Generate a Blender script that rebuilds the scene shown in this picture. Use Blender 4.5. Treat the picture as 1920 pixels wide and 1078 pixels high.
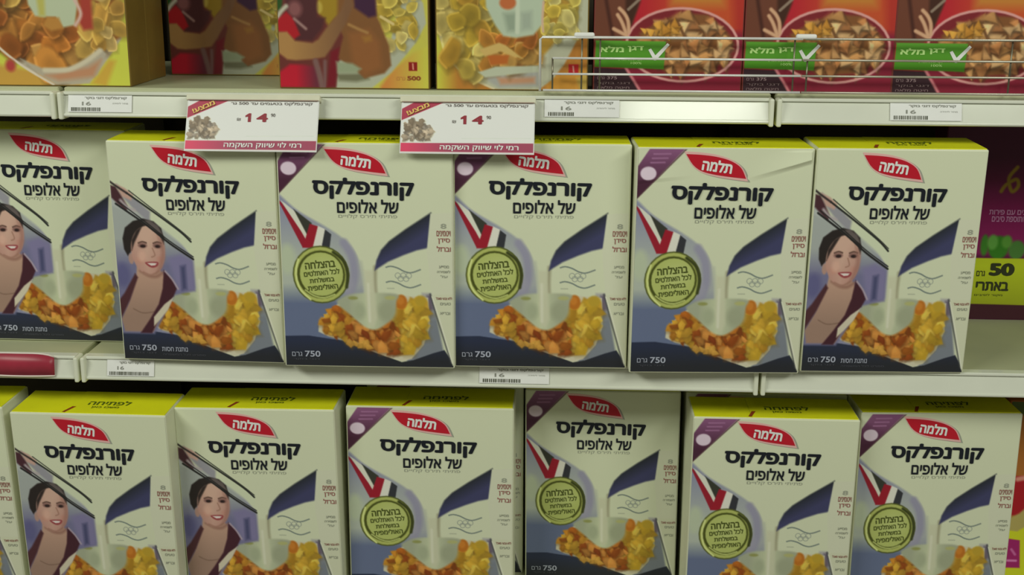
import bpy, bmesh, math, random
import numpy as np
from mathutils import Matrix, Vector
from mathutils.geometry import delaunay_2d_cdt

for o in list(bpy.data.objects):
    bpy.data.objects.remove(o, do_unlink=True)
S = bpy.context.scene
COL = S.collection

# ------------------------------------------------------------------ camera
cam_d = bpy.data.cameras.new('camera')
cam = bpy.data.objects.new('camera', cam_d)
COL.objects.link(cam)
S.camera = cam
CX, CY, CZ, YAW, PITCH, ROLL, FPX = 0.71736, -1.76015, 0.19247, 0.04399, 0.25947, 0.00479, 2372.07
cam_d.sensor_fit = 'HORIZONTAL'
cam_d.sensor_width = 36.0
cam_d.lens = FPX / 1920.0 * 36.0
cam_d.clip_start = 0.05
cam.location = (CX, CY, CZ)
_f = Vector((0, math.cos(PITCH), -math.sin(PITCH)))
_u = Vector((0, math.sin(PITCH), math.cos(PITCH)))
_r = Vector((1, 0, 0))
_r2 = _r * math.cos(ROLL) + _u * math.sin(ROLL)
_u2 = -_r * math.sin(ROLL) + _u * math.cos(ROLL)
_m = Matrix((_r2, _u2, -_f)).transposed()
cam.rotation_euler = (Matrix.Rotation(YAW, 3, 'Z') @ _m).to_euler()

# ------------------------------------------------------------------ light
world = bpy.data.worlds.new('store')
S.world = world
world.use_nodes = True
bg = world.node_tree.nodes['Background']
bg.inputs['Color'].default_value = (0.95, 1.0, 0.84, 1)
bg.inputs['Strength'].default_value = 0.08
S.view_settings.view_transform = 'Standard'
S.view_settings.look = 'None'
S.view_settings.gamma = 1.0
S.view_settings.use_curve_mapping = False
S.view_settings.exposure = 0.0
S.cycles.max_bounces = 6
S.cycles.sample_clamp_indirect = 4.0
S.cycles.use_denoising = True

def area(name, loc, target, sx, sy, power, col=(0.97, 1.0, 0.86)):
    d = bpy.data.lights.new(name, 'AREA')
    d.shape = 'RECTANGLE'
    d.size, d.size_y, d.energy, d.color = sx, sy, power, col
    o = bpy.data.objects.new(name, d)
    COL.objects.link(o)
    o.location = loc
    o.rotation_euler = (Vector(target) - Vector(loc)).to_track_quat('-Z', 'Y').to_euler()
    return o
area('ceiling_lamp_left', (-1.25, -1.95, 1.42), (0.5, 0, -0.05), 1.6, 0.4, 38)
area('ceiling_lamp_right', (2.55, -1.95, 1.42), (0.7, 0, -0.05), 1.6, 0.4, 31)
area('ceiling_lamp_small', (1.09, -1.9, 0.86), (0.9, 0, 0), 0.41, 0.13, 3.0)

# ------------------------------------------------------------------ materials
EXPO = np.array([0.556, 0.571, 0.49])          # light on the middle row
def lin(c):
    c = np.asarray(c, float) / 255.0
    return np.where(c <= 0.04045, c / 12.92, ((c + 0.055) / 1.055) ** 2.4)
def alb(c, k=1.0):
    return np.clip(lin(c) / (EXPO * k), 0.0, 0.92)
MATS = {}
def mat(name, col, rough=0.5, metal=0.0, spec=0.4, coat=0.0, noise=0.0, nscale=40.0):
    if name in MATS: return MATS[name]
    m = bpy.data.materials.new(name)
    m.use_nodes = True
    nt = m.node_tree
    b = nt.nodes['Principled BSDF']
    a = alb(col)
    b.inputs['Base Color'].default_value = (*a, 1)
    b.inputs['Roughness'].default_value = rough
    b.inputs['Metallic'].default_value = metal
    b.inputs['Specular IOR Level'].default_value = spec
    b.inputs['Coat Weight'].default_value = coat
    if noise:
        tc = nt.nodes.new('ShaderNodeTexCoord')
        n = nt.nodes.new('ShaderNodeTexNoise')
        n.inputs['Scale'].default_value = nscale
        n.inputs['Detail'].default_value = 4
        r = nt.nodes.new('ShaderNodeValToRGB')
        r.color_ramp.elements[0].position = 0.35
        r.color_ramp.elements[1].position = 0.7
        r.color_ramp.elements[0].color = (*(a * (1 - noise)), 1)
        r.color_ramp.elements[1].color = (*np.clip(a * (1 + noise * 0.5), 0, 0.95), 1)
        nt.links.new(tc.outputs['Object'], n.inputs['Vector'])
        nt.links.new(n.outputs['Fac'], r.inputs['Fac'])
        nt.links.new(r.outputs['Color'], b.inputs['Base Color'])
    MATS[name] = m
    return m
def printed(name='printed_card', rough=0.42):
    if name in MATS: return MATS[name]
    m = bpy.data.materials.new(name)
    m.use_nodes = True
    nt = m.node_tree
    b = nt.nodes['Principled BSDF']
    b.inputs['Roughness'].default_value = rough
    b.inputs['Specular IOR Level'].default_value = 0.35
    a = nt.nodes.new('ShaderNodeAttribute')
    a.attribute_name = 'print_colour'
    nt.links.new(a.outputs['Color'], b.inputs['Base Color'])
    MATS[name] = m
    return m

M_PRINT = printed()
M_CARD = mat('cream_card', (180, 184, 152), 0.45, noise=0.05, nscale=12)
M_YEL = mat('yellow_card', (210, 205, 24), 0.4, noise=0.06, nscale=15)
M_INK = mat('black_ink', (18, 22, 28), 0.45)
M_GREYINK = mat('grey_ink', (132, 136, 116), 0.5)
M_REDINK = mat('red_ink', (158, 20, 34), 0.4)
M_PINK = mat('pink_border', (214, 150, 138), 0.45)
M_WHITE = mat('white_ink', (206, 206, 190), 0.45)
M_OLIVE = mat('olive_ink', (70, 84, 20), 0.5)
M_RUST = mat('rust_ink', (128, 74, 66), 0.5)
M_PALEINK = mat('pale_ink', (140, 145, 150), 0.5)
M_SLATE = mat('slate_ink', (58, 70, 66), 0.5)
M_BOARD = mat('shelf_enamel', (148, 152, 116), 0.45, spec=0.4, noise=0.06, nscale=6)
M_RAIL = mat('rail_plastic', (178, 182, 160), 0.13, spec=0.5, noise=0.04, nscale=9)
M_CAP = mat('rail_cap_plastic', (182, 186, 160), 0.3)
M_DARK = mat('dark_backing', (46, 40, 26), 0.7, noise=0.2, nscale=5)
M_LITWIRE = mat('lit_wire_metal', (240, 238, 228), 0.22, metal=0.1, spec=0.8, noise=0.1, nscale=30)  # chrome with its lamp glare put into a near-white colour
M_CLIP = mat('clip_plastic', (205, 206, 196), 0.35)
M_PAPER = mat('label_paper', (214, 218, 192), 0.5, noise=0.03)
M_CLEAR = mat('grey_clip_strip', (178, 178, 150), 0.25, noise=0.05)
M_TAGRED = mat('red_tag', (134, 40, 52), 0.35, noise=0.2, nscale=18)
M_SIDE = mat('shaded_ochre_card', (104, 84, 32), 0.5, noise=0.18, nscale=9)  # yellow-brown card, the unlit side's shade put into its colour
M_FLOOR = mat('floor_tile', (120, 116, 100), 0.4, noise=0.1, nscale=4)

# ------------------------------------------------------------------ helpers
def tag(o, label=None, cat=None, group=None, kind=None):
    if label: o['label'] = label
    if cat: o['category'] = cat
    if group: o['group'] = group
    if kind: o['kind'] = kind
    return o
def empty(name, loc=(0, 0, 0), label=None, cat=None, group=None):
    o = bpy.data.objects.new(name, None)
    o.empty_display_size = 0.03
    COL.objects.link(o)
    o.location = loc
    return tag(o, label, cat, group)
class MB:
    def __init__(s): s.v, s.f, s.m, s.mats, s.sm = [], [], [], [], []
    def mi(s, m):
        if m not in s.mats: s.mats.append(m)
        return s.mats.index(m)
    def add(s, vs, fs, m, smooth=False):
        b = len(s.v); k = s.mi(m)
        s.v += [tuple(map(float, p)) for p in vs]
        for f in fs:
            s.f.append([b + i for i in f]); s.m.append(k); s.sm.append(smooth)
    def bm(s, bm, m, smooth=False):
        bm.verts.index_update()
        s.add([v.co for v in bm.verts], [[v.index for v in f.verts] for f in bm.faces], m, smooth)
        bm.free()
    def box(s, lo, hi, m, bevel=0.0, seg=2):
        bm = bmesh.new()
        bmesh.ops.create_cube(bm, size=1)
        for v in bm.verts:
            v.co = [lo[i] + (v.co[i] + 0.5) * (hi[i] - lo[i]) for i in range(3)]
        if bevel:
            bmesh.ops.bevel(bm, geom=list(bm.edges), offset=bevel, segments=seg, profile=0.5, affect='EDGES')
        s.bm(bm, m)
    def tube(s, pts, r, m, n=8):
        P = [Vector(p) for p in pts]; vs, fs = [], []
        for i, p in enumerate(P):
            t = ((P[min(i + 1, len(P) - 1)] - P[max(i - 1, 0)])).normalized()
            a = t.cross(Vector((0.31, 0.52, 0.8)))
            a.normalize(); b = t.cross(a)
            for k in range(n):
                q = 2 * math.pi * k / n
                vs.append(p + (a * math.cos(q) + b * math.sin(q)) * r)
        for i in range(len(P) - 1):
            for k in range(n):
                fs.append([i * n + k, i * n + (k + 1) % n, (i + 1) * n + (k + 1) % n, (i + 1) * n + k])
        fs.append(list(range(n))[::-1]); fs.append([(len(P) - 1) * n + k for k in range(n)])
        s.add(vs, fs, m, True)
    def extrude_x(s, prof, x0, x1, m):
        n = len(prof)
        vs = [(x0, y, z) for y, z in prof] + [(x1, y, z) for y, z in prof]
        fs = [[i, i + n, (i + 1) % n + n, (i + 1) % n] for i in range(n)]
        fs += [list(range(n)), [n + i for i in range(n)][::-1]]
        s.add(vs, fs, m)
    def build(s, name, parent=None):
        me = bpy.data.meshes.new(name)
        me.from_pydata(s.v, [], s.f)
        for m in s.mats: me.materials.append(m)
        me.polygons.foreach_set('material_index', s.m)
        me.polygons.foreach_set('use_smooth', s.sm)
        me.validate(); me.update()
        o = bpy.data.objects.new(name, me)
        COL.objects.link(o)
        if parent: o.parent = parent
        return o
def children(o): return [c for c in bpy.data.objects if c.parent == o]
def dup(o, parent=None):
    c = o.copy(); COL.objects.link(c)
    if parent: c.parent = parent
    for ch in children(o): dup(ch, c)
    return c

# text -> list of (verts, faces), scaled to a box; x right, y down in mm
_TX = {}
def heb(s):
    out = ''.join(reversed(s))
    # keep digit runs in reading order
    import re
    return re.sub(r'[0-9.%]+', lambda k: k.group(0)[::-1], out)
def glyphs(s, bold):
    key = (s, bold)
    if key in _TX: return _TX[key]
    c = bpy.data.curves.new('lettering', 'FONT')
    c.body = s; c.size = 1.0; c.resolution_u = 4
    c.fill_mode = 'NONE'
    o = bpy.data.objects.new('lettering', c)
    COL.objects.link(o)
    dg = bpy.context.evaluated_depsgraph_get()
    ev = o.evaluated_get(dg)
    me = ev.to_mesh()
    v = np.array([(x.co[0], x.co[1], 0.0) for x in me.vertices]) if len(me.vertices) else np.zeros((0, 3))
    ed = np.array([tuple(e.vertices) for e in me.edges], int).reshape(-1, 2)
    f = []
    if len(ed):
        # fill the outlines by winding number
        co, _, tri, _, _, _ = delaunay_2d_cdt([Vector(p[:2]) for p in v], [tuple(map(int, e)) for e in ed], [], 0, 1e-6)
        co = np.array([tuple(p) for p in co]); tri = np.array([list(t) for t in tri], int)
        cen = co[tri].mean(1); a, b = v[ed[:, 0], :2], v[ed[:, 1], :2]
        px, py = cen[:, :1], cen[:, 1:]
        side = (b[:, 0] - a[:, 0]) * (py - a[:, 1]) - (px - a[:, 0]) * (b[:, 1] - a[:, 1])
        up = (a[:, 1] <= py) & (b[:, 1] > py) & (side > 0); dn = (a[:, 1] > py) & (b[:, 1] <= py) & (side < 0)
        f = tri[(up.sum(1) - dn.sum(1)) != 0].tolist()
        v = np.column_stack([co, np.zeros(len(co))])
    ev.to_mesh_clear()
    bpy.data.objects.remove(o, do_unlink=True)
    bpy.data.curves.remove(c)
    if bold and len(v):                       # heavier strokes: overlapping copies of the same outline
        n = len(v); V, F = [v], list(f)
        for k in range(8):
            a = k * math.pi / 4
            V.append(v + [bold * 1.25 * math.cos(a), bold * math.sin(a), k + 1])
            F += [[i + n * (k + 1) for i in q] for q in f]
        v, f = np.concatenate(V), F
    _TX[key] = (v, f)
    return v, f
def text_mm(s, x0, x1, y0, y1, bold=0.0, rot=0.0, rev=True):
    v, f = glyphs(heb(s) if rev else s, bold)
    if not len(v): return np.zeros((0, 3)), []
    lo, hi = v.min(0), v.max(0)
    q = (v - lo)[:, :2] / (hi - lo)[:2]
    lift = v[:, 2] * 2.5e-5                   # each overlapping copy lies a hair above the last
    out = np.stack([x0 + q[:, 0] * (x1 - x0), y1 - q[:, 1] * (y1 - y0)], 1)
    if rot:
        c = out.mean(0) * 0 + [(x0 + x1) / 2, (y0 + y1) / 2]
        d = out - c; a = math.radians(rot)
        out = c + np.stack([d[:, 0] * math.cos(a) + d[:, 1] * math.sin(a), -d[:, 0] * math.sin(a) + d[:, 1] * math.cos(a)], 1)
    return np.column_stack([out, lift]), f

# ------------------------------------------------------------------ print painter (sRGB as photographed, mm, y down)
def catmull(P, n=6, closed=True):
    P = np.asarray(P, float); N = len(P); out = []
    rng = range(N) if closed else range(N - 1)
    for i in rng:
        if closed: a, b, c, d = P[i - 1], P[i], P[(i + 1) % N], P[(i + 2) % N]
        else: a, b, c, d = P[max(i - 1, 0)], P[i], P[i + 1], P[min(i + 2, N - 1)]
        for k in range(n):
            t = k / n
            out.append(0.5 * (2 * b + (c - a) * t + (2 * a - 5 * b + 4 * c - d) * t * t + (3 * b - a - 3 * c + d) * t ** 3))
    if not closed: out.append(P[-1])
    return np.array(out)
class Art:
    def __init__(s, w, h, base, res=1.0):
        s.w, s.h = w, h
        s.nx, s.ny = int(round(w * res)) + 1, int(round(h * res)) + 1
        s.xs = np.linspace(0, w, s.nx); s.ys = np.linspace(0, h, s.ny)
        s.rgb = np.empty((s.ny, s.nx, 3)); s.rgb[:] = base
        s.part = np.zeros((s.ny, s.nx), int); s.names = ['']
        s.tf = lambda p: np.asarray(p, float)
        s.cur = 0; s.row_light = 1.0
    def begin(s, name):
        if name not in s.names: s.names.append(name)
        s.cur = s.names.index(name)
    def end(s): s.cur = 0
    def _win(s, lo, hi):
        i0, i1 = np.searchsorted(s.xs, [lo[0], hi[0]]); j0, j1 = np.searchsorted(s.ys, [lo[1], hi[1]])
        return max(i0 - 1, 0), min(i1 + 1, s.nx), max(j0 - 1, 0), min(j1 + 1, s.ny)
    def _apply(s, w, mask, col):
        i0, i1, j0, j1 = w
        m = mask[..., None]
        if callable(col):
            X, Y = np.meshgrid(s.xs[i0:i1], s.ys[j0:j1]); c = col(X, Y)
        else: c = np.asarray(col, float)
        s.rgb[j0:j1, i0:i1] = s.rgb[j0:j1, i0:i1] * (1 - m) + c * m
        if s.cur: s.part[j0:j1, i0:i1][mask > 0.5] = s.cur
    def sd(s, P, w, closed=True):
        i0, i1, j0, j1 = w
        X, Y = np.meshgrid(s.xs[i0:i1], s.ys[j0:j1])
        d = np.full(X.shape, 1e9); ins = np.zeros(X.shape, bool); N = len(P)
        for k in range(N if closed else N - 1):
            ax, ay = P[k]; bx, by = P[(k + 1) % N]
            ex, ey = bx - ax, by - ay
            t = np.clip(((X - ax) * ex + (Y - ay) * ey) / (ex * ex + ey * ey + 1e-12), 0, 1)
            d = np.minimum(d, (X - ax - t * ex) ** 2 + (Y - ay - t * ey) ** 2)
            if closed and ay != by:
                ins ^= ((ay > Y) != (by > Y)) & (X < ax + (Y - ay) * ex / ey)
        d = np.sqrt(d)
        return np.where(ins, -d, d) if closed else d
    def poly(s, P, col, soft=1.2, smooth=False, alpha=1.0, raw=False):
        P = np.asarray(P, float) if raw else s.tf(P)
        if smooth: P = catmull(P)
        w = s._win(P.min(0) - soft, P.max(0) + soft)
        if w[1] <= w[0] or w[3] <= w[2]: return
        s._apply(w, np.clip(0.5 - s.sd(P, w) / soft, 0, 1) * alpha, col)
    def stroke(s, P, wd, col, soft=1.0, smooth=True, alpha=1.0, closed=False):
        P = s.tf(P)
        if smooth: P = catmull(P, closed=closed)
        w = s._win(P.min(0) - wd - soft, P.max(0) + wd + soft)
        if w[1] <= w[0] or w[3] <= w[2]: return
        s._apply(w, np.clip(0.5 - (s.sd(P, w, closed and False) - wd / 2) / soft, 0, 1) * alpha, col)
    def stroke_raw(s, P, wd, col, soft, alpha):
        w = s._win(P.min(0) - wd - soft, P.max(0) + wd + soft)
        if w[1] <= w[0] or w[3] <= w[2]: return
        s._apply(w, np.clip(0.5 - (s.sd(P, w, False) - wd / 2) / soft, 0, 1) * alpha, col)
    def ell(s, c, rx, ry, col, soft=1.2, rot=0.0, alpha=1.0):
        t = np.linspace(0, 2 * math.pi, 28, endpoint=False); a = math.radians(rot)
        x, y = rx * np.cos(t), ry * np.sin(t)
        s.poly(np.stack([c[0] + x * math.cos(a) - y * math.sin(a), c[1] + x * math.sin(a) + y * math.cos(a)], 1), col, soft, alpha=alpha)
    def flakes(s, P, n, r0, r1, pal, seed, tri=False, dark=0.6, jag=0.5, shade=0.4, round_=False, gap=0.62):
        rnd = random.Random(seed)
        P = s.tf(P); lo, hi = P.min(0), P.max(0)
        def inside(x, y):
            c = False
            for k in range(len(P)):
                (ax, ay), (bx, by) = P[k], P[(k + 1) % len(P)]
                if (ay > y) != (by > y) and x < ax + (y - ay) * (bx - ax) / (by - ay): c = not c
            return c
        got, tries = [], 0
        while len(got) < n and tries < n * 60:
            tries += 1
            x, y = rnd.uniform(lo[0], hi[0]), rnd.uniform(lo[1], hi[1])
            if inside(x, y) and all((x - a) ** 2 + (y - b) ** 2 > (r0 * gap) ** 2 for a, b in got): got.append((x, y))
        for x, y in got:
            r = rnd.uniform(r0, r1); a0 = rnd.uniform(0, 6.28); sq = rnd.uniform(0.6, 1.0)
            k = 3 if tri else rnd.choice((5, 6, 7))
            pts = []
            for q in range(k):
                a = 2 * math.pi * q / k
                rr = r * (1 + rnd.uniform(-jag, jag * 0.6)) * (1.15 if tri else 1)
                px, py = rr * math.cos(a), rr * sq * math.sin(a)
                pts.append((x + px * math.cos(a0) - py * math.sin(a0), y + px * math.sin(a0) + py * math.cos(a0)))
            pts = np.array(pts)
            c = np.array(pal(x, y, rnd), float)
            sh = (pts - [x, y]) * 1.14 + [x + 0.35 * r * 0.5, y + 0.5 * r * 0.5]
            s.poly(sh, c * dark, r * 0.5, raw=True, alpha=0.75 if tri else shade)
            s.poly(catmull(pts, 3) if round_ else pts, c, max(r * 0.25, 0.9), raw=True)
            if round_:
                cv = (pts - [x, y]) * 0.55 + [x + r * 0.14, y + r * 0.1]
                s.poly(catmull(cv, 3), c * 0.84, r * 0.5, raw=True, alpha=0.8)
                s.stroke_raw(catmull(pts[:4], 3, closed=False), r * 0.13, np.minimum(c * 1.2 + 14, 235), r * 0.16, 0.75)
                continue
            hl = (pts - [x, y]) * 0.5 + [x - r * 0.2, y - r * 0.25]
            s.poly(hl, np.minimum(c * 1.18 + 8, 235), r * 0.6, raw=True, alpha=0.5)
    def meshes(s, w_m, h_m, inset=0.0, yoff=0.0, disp=None):
        """panel split into named pieces; local x centred, z up from 0, facing -y"""
        X, Y = np.meshgrid(s.xs, s.ys)
        px = (X / s.w - 0.5) * (w_m - 2 * inset); pz = inset + (1 - Y / s.h) * (h_m - 2 * inset)
        py = np.full(X.shape, -yoff) if disp is None else -yoff - disp(X, Y)
        co = np.stack([px, py, pz], -1).reshape(-1, 3)
        rgb = np.concatenate([alb(s.rgb, s.row_light), np.ones(s.rgb.shape[:2] + (1,))], -1).reshape(-1, 4)
        j, i = np.mgrid[0:s.ny - 1, 0:s.nx - 1]
        a = (j * s.nx + i).ravel()
        q = np.stack([a, a + s.nx, a + s.nx + 1, a + 1], 1)
        pid = s.part[:-1, :-1].ravel()
        out = {}
        for k, nme in enumerate(s.names):
            qq = q[pid == k]
            if not len(qq): continue
            u, inv = np.unique(qq, return_inverse=True)
            inv = inv.reshape(qq.shape)
            me = bpy.data.meshes.new(nme or 'front_panel')
            me.from_pydata(co[u].tolist(), [], inv.tolist())
            at = me.color_attributes.new('print_colour', 'FLOAT_COLOR', 'POINT')
            at.data.foreach_set('color', rgb[u].astype(np.float32).ravel())
            me.materials.append(M_PRINT)
            me.update()
            out[nme] = me
        return out
def lerp(a, b, t):
    return np.asarray(a, float) + (np.asarray(b, float) - np.asarray(a, float)) * np.clip(t, 0, 1)[..., None]

# ------------------------------------------------------------------ artwork of the white carton (250 x 323 mm)
BW, BH, BD = 0.25, 0.3246, 0.09
PAGE = (178, 184, 150)
PAGE_L = [(-4, 70), (1, 72), (26, 94), (66, 117), (90, 133), (106, 150), (116, 173), (120, 204), (122, 248)]
def flake_pal(cols):
    def f(x, y, r):
        c = r.choice(cols); k = r.uniform(0.86, 1.12)
        return [min(255, v * k) for v in c]
    return f
GOLD = [(168, 128, 40), (160, 112, 34), (176, 138, 52), (150, 100, 28)]
RUSSET = [(140, 78, 22), (122, 60, 18), (152, 92, 30), (166, 112, 48), (112, 50, 16)]
LEMON = [(166, 132, 40), (158, 128, 34), (172, 146, 56), (150, 112, 30)]
def carton_art(kind):
    A = Art(250, 323, PAGE)
    # bluish picture ground left of the pour
    def ground(X, Y):
        c = lerp((120, 124, 136), (150, 158, 140), (Y - 95) / 70)
        t = np.clip((Y - 200) / 30, 0, 1)[..., None]
        c = c * (1 - t) + np.array((86, 96, 116)) * t
        t = np.clip((X - 70) / 40, 0, 1)[..., None] * 0.55
        return c * (1 - t) + np.array((136, 138, 140)) * t
    def ground_f(X, Y):
        c = lerp((150, 156, 146), (116, 118, 134), (Y - 110) / 60)
        t = np.clip((X - 95) / 25, 0, 1)[..., None] * 0.3
        return c * (1 - t) + np.array((150, 152, 146)) * t
    L = [tuple(p) for p in catmull(PAGE_L, 5, closed=False)] + [(122, 323), (-4, 323)]
    A.poly(L, ground if kind == 'medal' else ground_f, 4)
    if kind == 'medal':
        A.stroke([(92, 140), (103, 160), (106, 190), (98, 215)], 12, (128, 128, 138), 6)
        A.ell((8, 165), 12, 22, (156, 166, 136), 10)
        A.ell((95, 200), 10, 12, (134, 134, 140), 8)
    # grey area right of the bowl
    A.poly([(205, 212), (219, 212), (236, 300), (180, 318)], lambda X, Y: lerp((148, 148, 138), (104, 110, 112), (Y - 215) / 40), 4)
    A.poly([(212, 216), (219, 214), (222, 236), (214, 240)], (92, 84, 96), 5)
    # milk pour shading
    A.stroke([(137, 175), (136, 200), (138, 240)], 5, (134, 132, 102), 5)
    A.stroke([(116, 168), (121, 205), (122, 245)], 4, (160, 166, 142), 5)
    # navy foot
    A.poly([(-4, 279), (35, 278), (86, 285), (138, 303), (173, 316), (190, 313), (220, 302), (237, 297), (252, 320), (252, 330), (-4, 330)],
           lambda X, Y: lerp((36, 42, 58), (34, 36, 38), (Y - 285) / 30), 1.6)
    # flag
    A.begin('flag_picture')
    A.poly([(136, 180), (139, 165), (146, 150), (158, 137), (183, 119), (220, 95), (215.5, 146), (198, 150), (179, 157), (156, 167), (142, 176)],
           lambda X, Y: lerp((34, 38, 42), (54, 56, 82), ((Y - 96) + (X - 219) * 0.62) / 26), 3)
    A.end()
    # right hand strip with its curled tip
    A.poly([(219, 97), (213, 150), (219, 217), (247, 316), (252, 318), (252, 95)], (178, 182, 152), 2)
    A.stroke([(217, 214), (226, 246), (247, 316)], 2.2, (60, 62, 60), 3, smooth=False)
    A.poly([(219, 217), (224, 214), (252, 214), (252, 322), (249, 320)], (176, 180, 148), 1.4)
    A.stroke([(220, 218), (230, 250), (249, 317)], 1.6, (190, 192, 166), 1.5, smooth=False)
    # wave and rings emblem
    for y in (177, 199):
        A.stroke([(153, y - 2), (160, y - 3.5), (170, y - 1), (180, y + 4), (190, y + 5.5), (203, y + 1)], 1.7, (86, 98, 92), 1.6)
    A.stroke([(154, 206), (164, 206)], 1, (140, 146, 122), 1.5)
    for k, (rx, ry) in enumerate([(170, 187), (178, 187), (186, 187), (174, 191.5), (182, 191.5)]):
        t = np.linspace(0, 6.283, 14)
        A.stroke(np.stack([rx + 4 * np.cos(t), ry + 4 * np.sin(t)], 1), 0.8, (112, 120, 110), 1.1, smooth=False)
    # bowl of flakes
    A.begin('cereal_bowl_picture')
    bowl = [(50, 272), (51, 258), (69, 238), (86, 226), (105, 218), (140, 214), (166, 215), (214, 219), (216, 262), (206, 290), (188, 311), (174, 315), (150, 308), (120, 297), (92, 286), (65, 279)]
    A.poly(bowl, (176, 172, 142), 2.0)
    A.poly([(56, 270), (58, 256), (72, 240), (90, 230), (212, 226), (211, 262), (202, 286), (184, 304), (170, 306), (130, 296), (92, 281), (60, 276)], (150, 96, 30), 4)
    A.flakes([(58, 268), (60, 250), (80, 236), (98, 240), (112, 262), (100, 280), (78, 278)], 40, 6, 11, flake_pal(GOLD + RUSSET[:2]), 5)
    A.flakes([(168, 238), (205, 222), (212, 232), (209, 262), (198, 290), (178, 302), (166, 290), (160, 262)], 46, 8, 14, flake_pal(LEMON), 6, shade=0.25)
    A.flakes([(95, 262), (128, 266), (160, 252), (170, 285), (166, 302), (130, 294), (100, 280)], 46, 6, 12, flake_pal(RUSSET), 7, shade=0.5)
    A.ell((174, 226), 9, 11, (160, 96, 28), 3)
    A.ell((173, 224), 5, 6, (172, 108, 36), 3)
    A.ell((203, 224), 9, 8, (158, 132, 40), 4)
    A.flakes([(92, 284), (128, 290), (124, 296), (96, 288)], 6, 6, 9, flake_pal([(168, 126, 50)]), 12)
    # milk in the bowl
    A.poly([(80, 230), (84, 222), (108, 214), (166, 214), (167, 226), (163, 246), (150, 260), (134, 268), (118, 263), (98, 246)],
           lambda X, Y: lerp((168, 176, 138), (140, 146, 118), np.abs(X - 126) / 30), 4, smooth=True)
    A.ell((152, 240), 13, 14, (136, 142, 112), 10)
    A.ell((112, 240), 9, 12, (142, 150, 118), 8)
    A.ell((103, 221), 7, 2.5, (124, 128, 72), 3); A.ell((158, 220), 8, 3, (150, 152, 96), 3)
    A.end()
    A.poly([(121, 180), (134, 180), (136, 215), (138, 250), (133, 264), (126, 262), (122, 235)], (172, 174, 142), 5, alpha=0.85)
    A.stroke([(126, 200), (127, 255)], 3, (186, 188, 160), 4)
    if kind == 'medal':
        A.begin('medal_picture')
        A.poly([(-4, 76), (4, 84), (40, 136), (37, 147), (31, 147)], (128, 26, 38), 1.6)
        A.poly([(2, 80), (8, 84), (24, 97), (40, 128), (37, 137), (30, 124)], (184, 186, 164), 1.6)
        A.poly([(20, 92), (46, 112), (42, 126), (39, 130)], (48, 50, 40), 1.8)
        A.poly([(43, 113), (56, 117), (47, 148), (31, 148), (36, 134)], (132, 24, 36), 1.6)
        A.poly([(55, 116), (66, 121), (60, 148), (46, 148)], (190, 190, 170), 1.6)
        A.poly([(65, 121), (74, 128), (71, 147), (59, 147)], (44, 46, 48), 1.6)
        A.ell((57, 187), 42, 42.5, (70, 76, 30), 1.6)
        A.ell((57, 187), 40, 40.5, (150, 158, 82), 1.6)
        A.stroke([(24, 165), (20, 185), (25, 208), (40, 224)], 2.6, (184, 194, 120), 2)
        A.stroke([(76, 154), (90, 166), (96, 185), (94, 205)], 4.5, (52, 58, 24), 2.5)
        A.ell((57, 187), 35.5, 35.5, (64, 70, 24), 2)
        A.ell((57.5, 186.5), 32, 32, (152, 162, 88), 1.6)
        A.ell((62, 180), 20, 18, (158, 168, 98), 14)
        A.stroke([(33, 210), (45, 218), (60, 221), (76, 216)], 2, (170, 180, 104), 2)
        A.end()
        A.begin('corner_banner')
        A.poly([(17, -2), (68, -2), (0, 69), (-3, 69), (-3, 28)], lambda X, Y: lerp((116, 74, 102), (62, 32, 46), (Y - 2) / 48), 1.5)
        A.stroke([(69, -1), (-1, 70)], 1.6, (66, 40, 46), 1.6, smooth=False)
        A.ell((15, 34), 11.5, 9.5, (186, 172, 176), 2)
        for k in range(3):
            A.stroke([(22 - k * 2, 7 + k * 6), (46 - k * 4, 6.5 + k * 6)], 1.6, (142, 100, 128), 2)
        A.end()
    else:
        A.begin('skater_picture')
        # stage light and violet backdrop
        A.poly([(-4, 90), (50, 112), (70, 120), (118, 165), (118, 216), (86, 224), (50, 284), (-4, 284)],
               lambda X, Y: lerp((140, 146, 136), (98, 98, 120), (Y - 140) / 40), 4)
        A.poly([(80, 168), (100, 162), (118, 172), (118, 216), (92, 218)], (108, 104, 130), 8)
        A.poly([(98, 180), (106, 178), (106, 214), (98, 216)], (64, 66, 92), 6)
        A.ell((8, 195), 12, 18, (82, 82, 112), 10)
        A.poly([(55, 110), (80, 112), (118, 140), (118, 160), (75, 125)], (176, 184, 150), 5)
        # raised arm and sleeve
        A.poly([(10, 60), (24, 72), (40, 84), (58, 100), (56, 116), (34, 98), (14, 76)], (128, 128, 128), 4)
        A.poly([(8, 60), (22, 66), (34, 76), (30, 84), (16, 78)], (166, 136, 118), 3)
        A.poly([(0, 62), (8, 64), (24, 92), (22, 100), (8, 88), (0, 80)], (62, 36, 40), 3)
        A.stroke([(14, 84), (24, 94), (34, 98)], 4, (150, 142, 138), 4)
        # neck and chest
        A.poly([(31, 178), (28, 200), (14, 236), (0, 262), (4, 281), (48, 281), (84, 221), (72, 194), (64, 184)],
               lambda X, Y: lerp((158, 128, 106), (132, 108, 90), (Y - 195) / 60), 3)
        A.stroke([(36, 188), (48, 195), (60, 196), (70, 190)], 4, (126, 92, 76), 5)
        A.stroke([(20, 246), (34, 252), (52, 250)], 1.2, (104, 82, 66), 2)
        # dress
        A.poly([(27, 192), (31, 198), (16, 232), (-2, 264), (-4, 236), (8, 222)], (66, 38, 40), 3)
        A.poly([(72, 186), (84, 200), (90, 214), (84, 226), (60, 258), (46, 283), (28, 283), (44, 262), (60, 238), (68, 214), (70, 200)], (58, 30, 36), 2.6)
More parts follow.
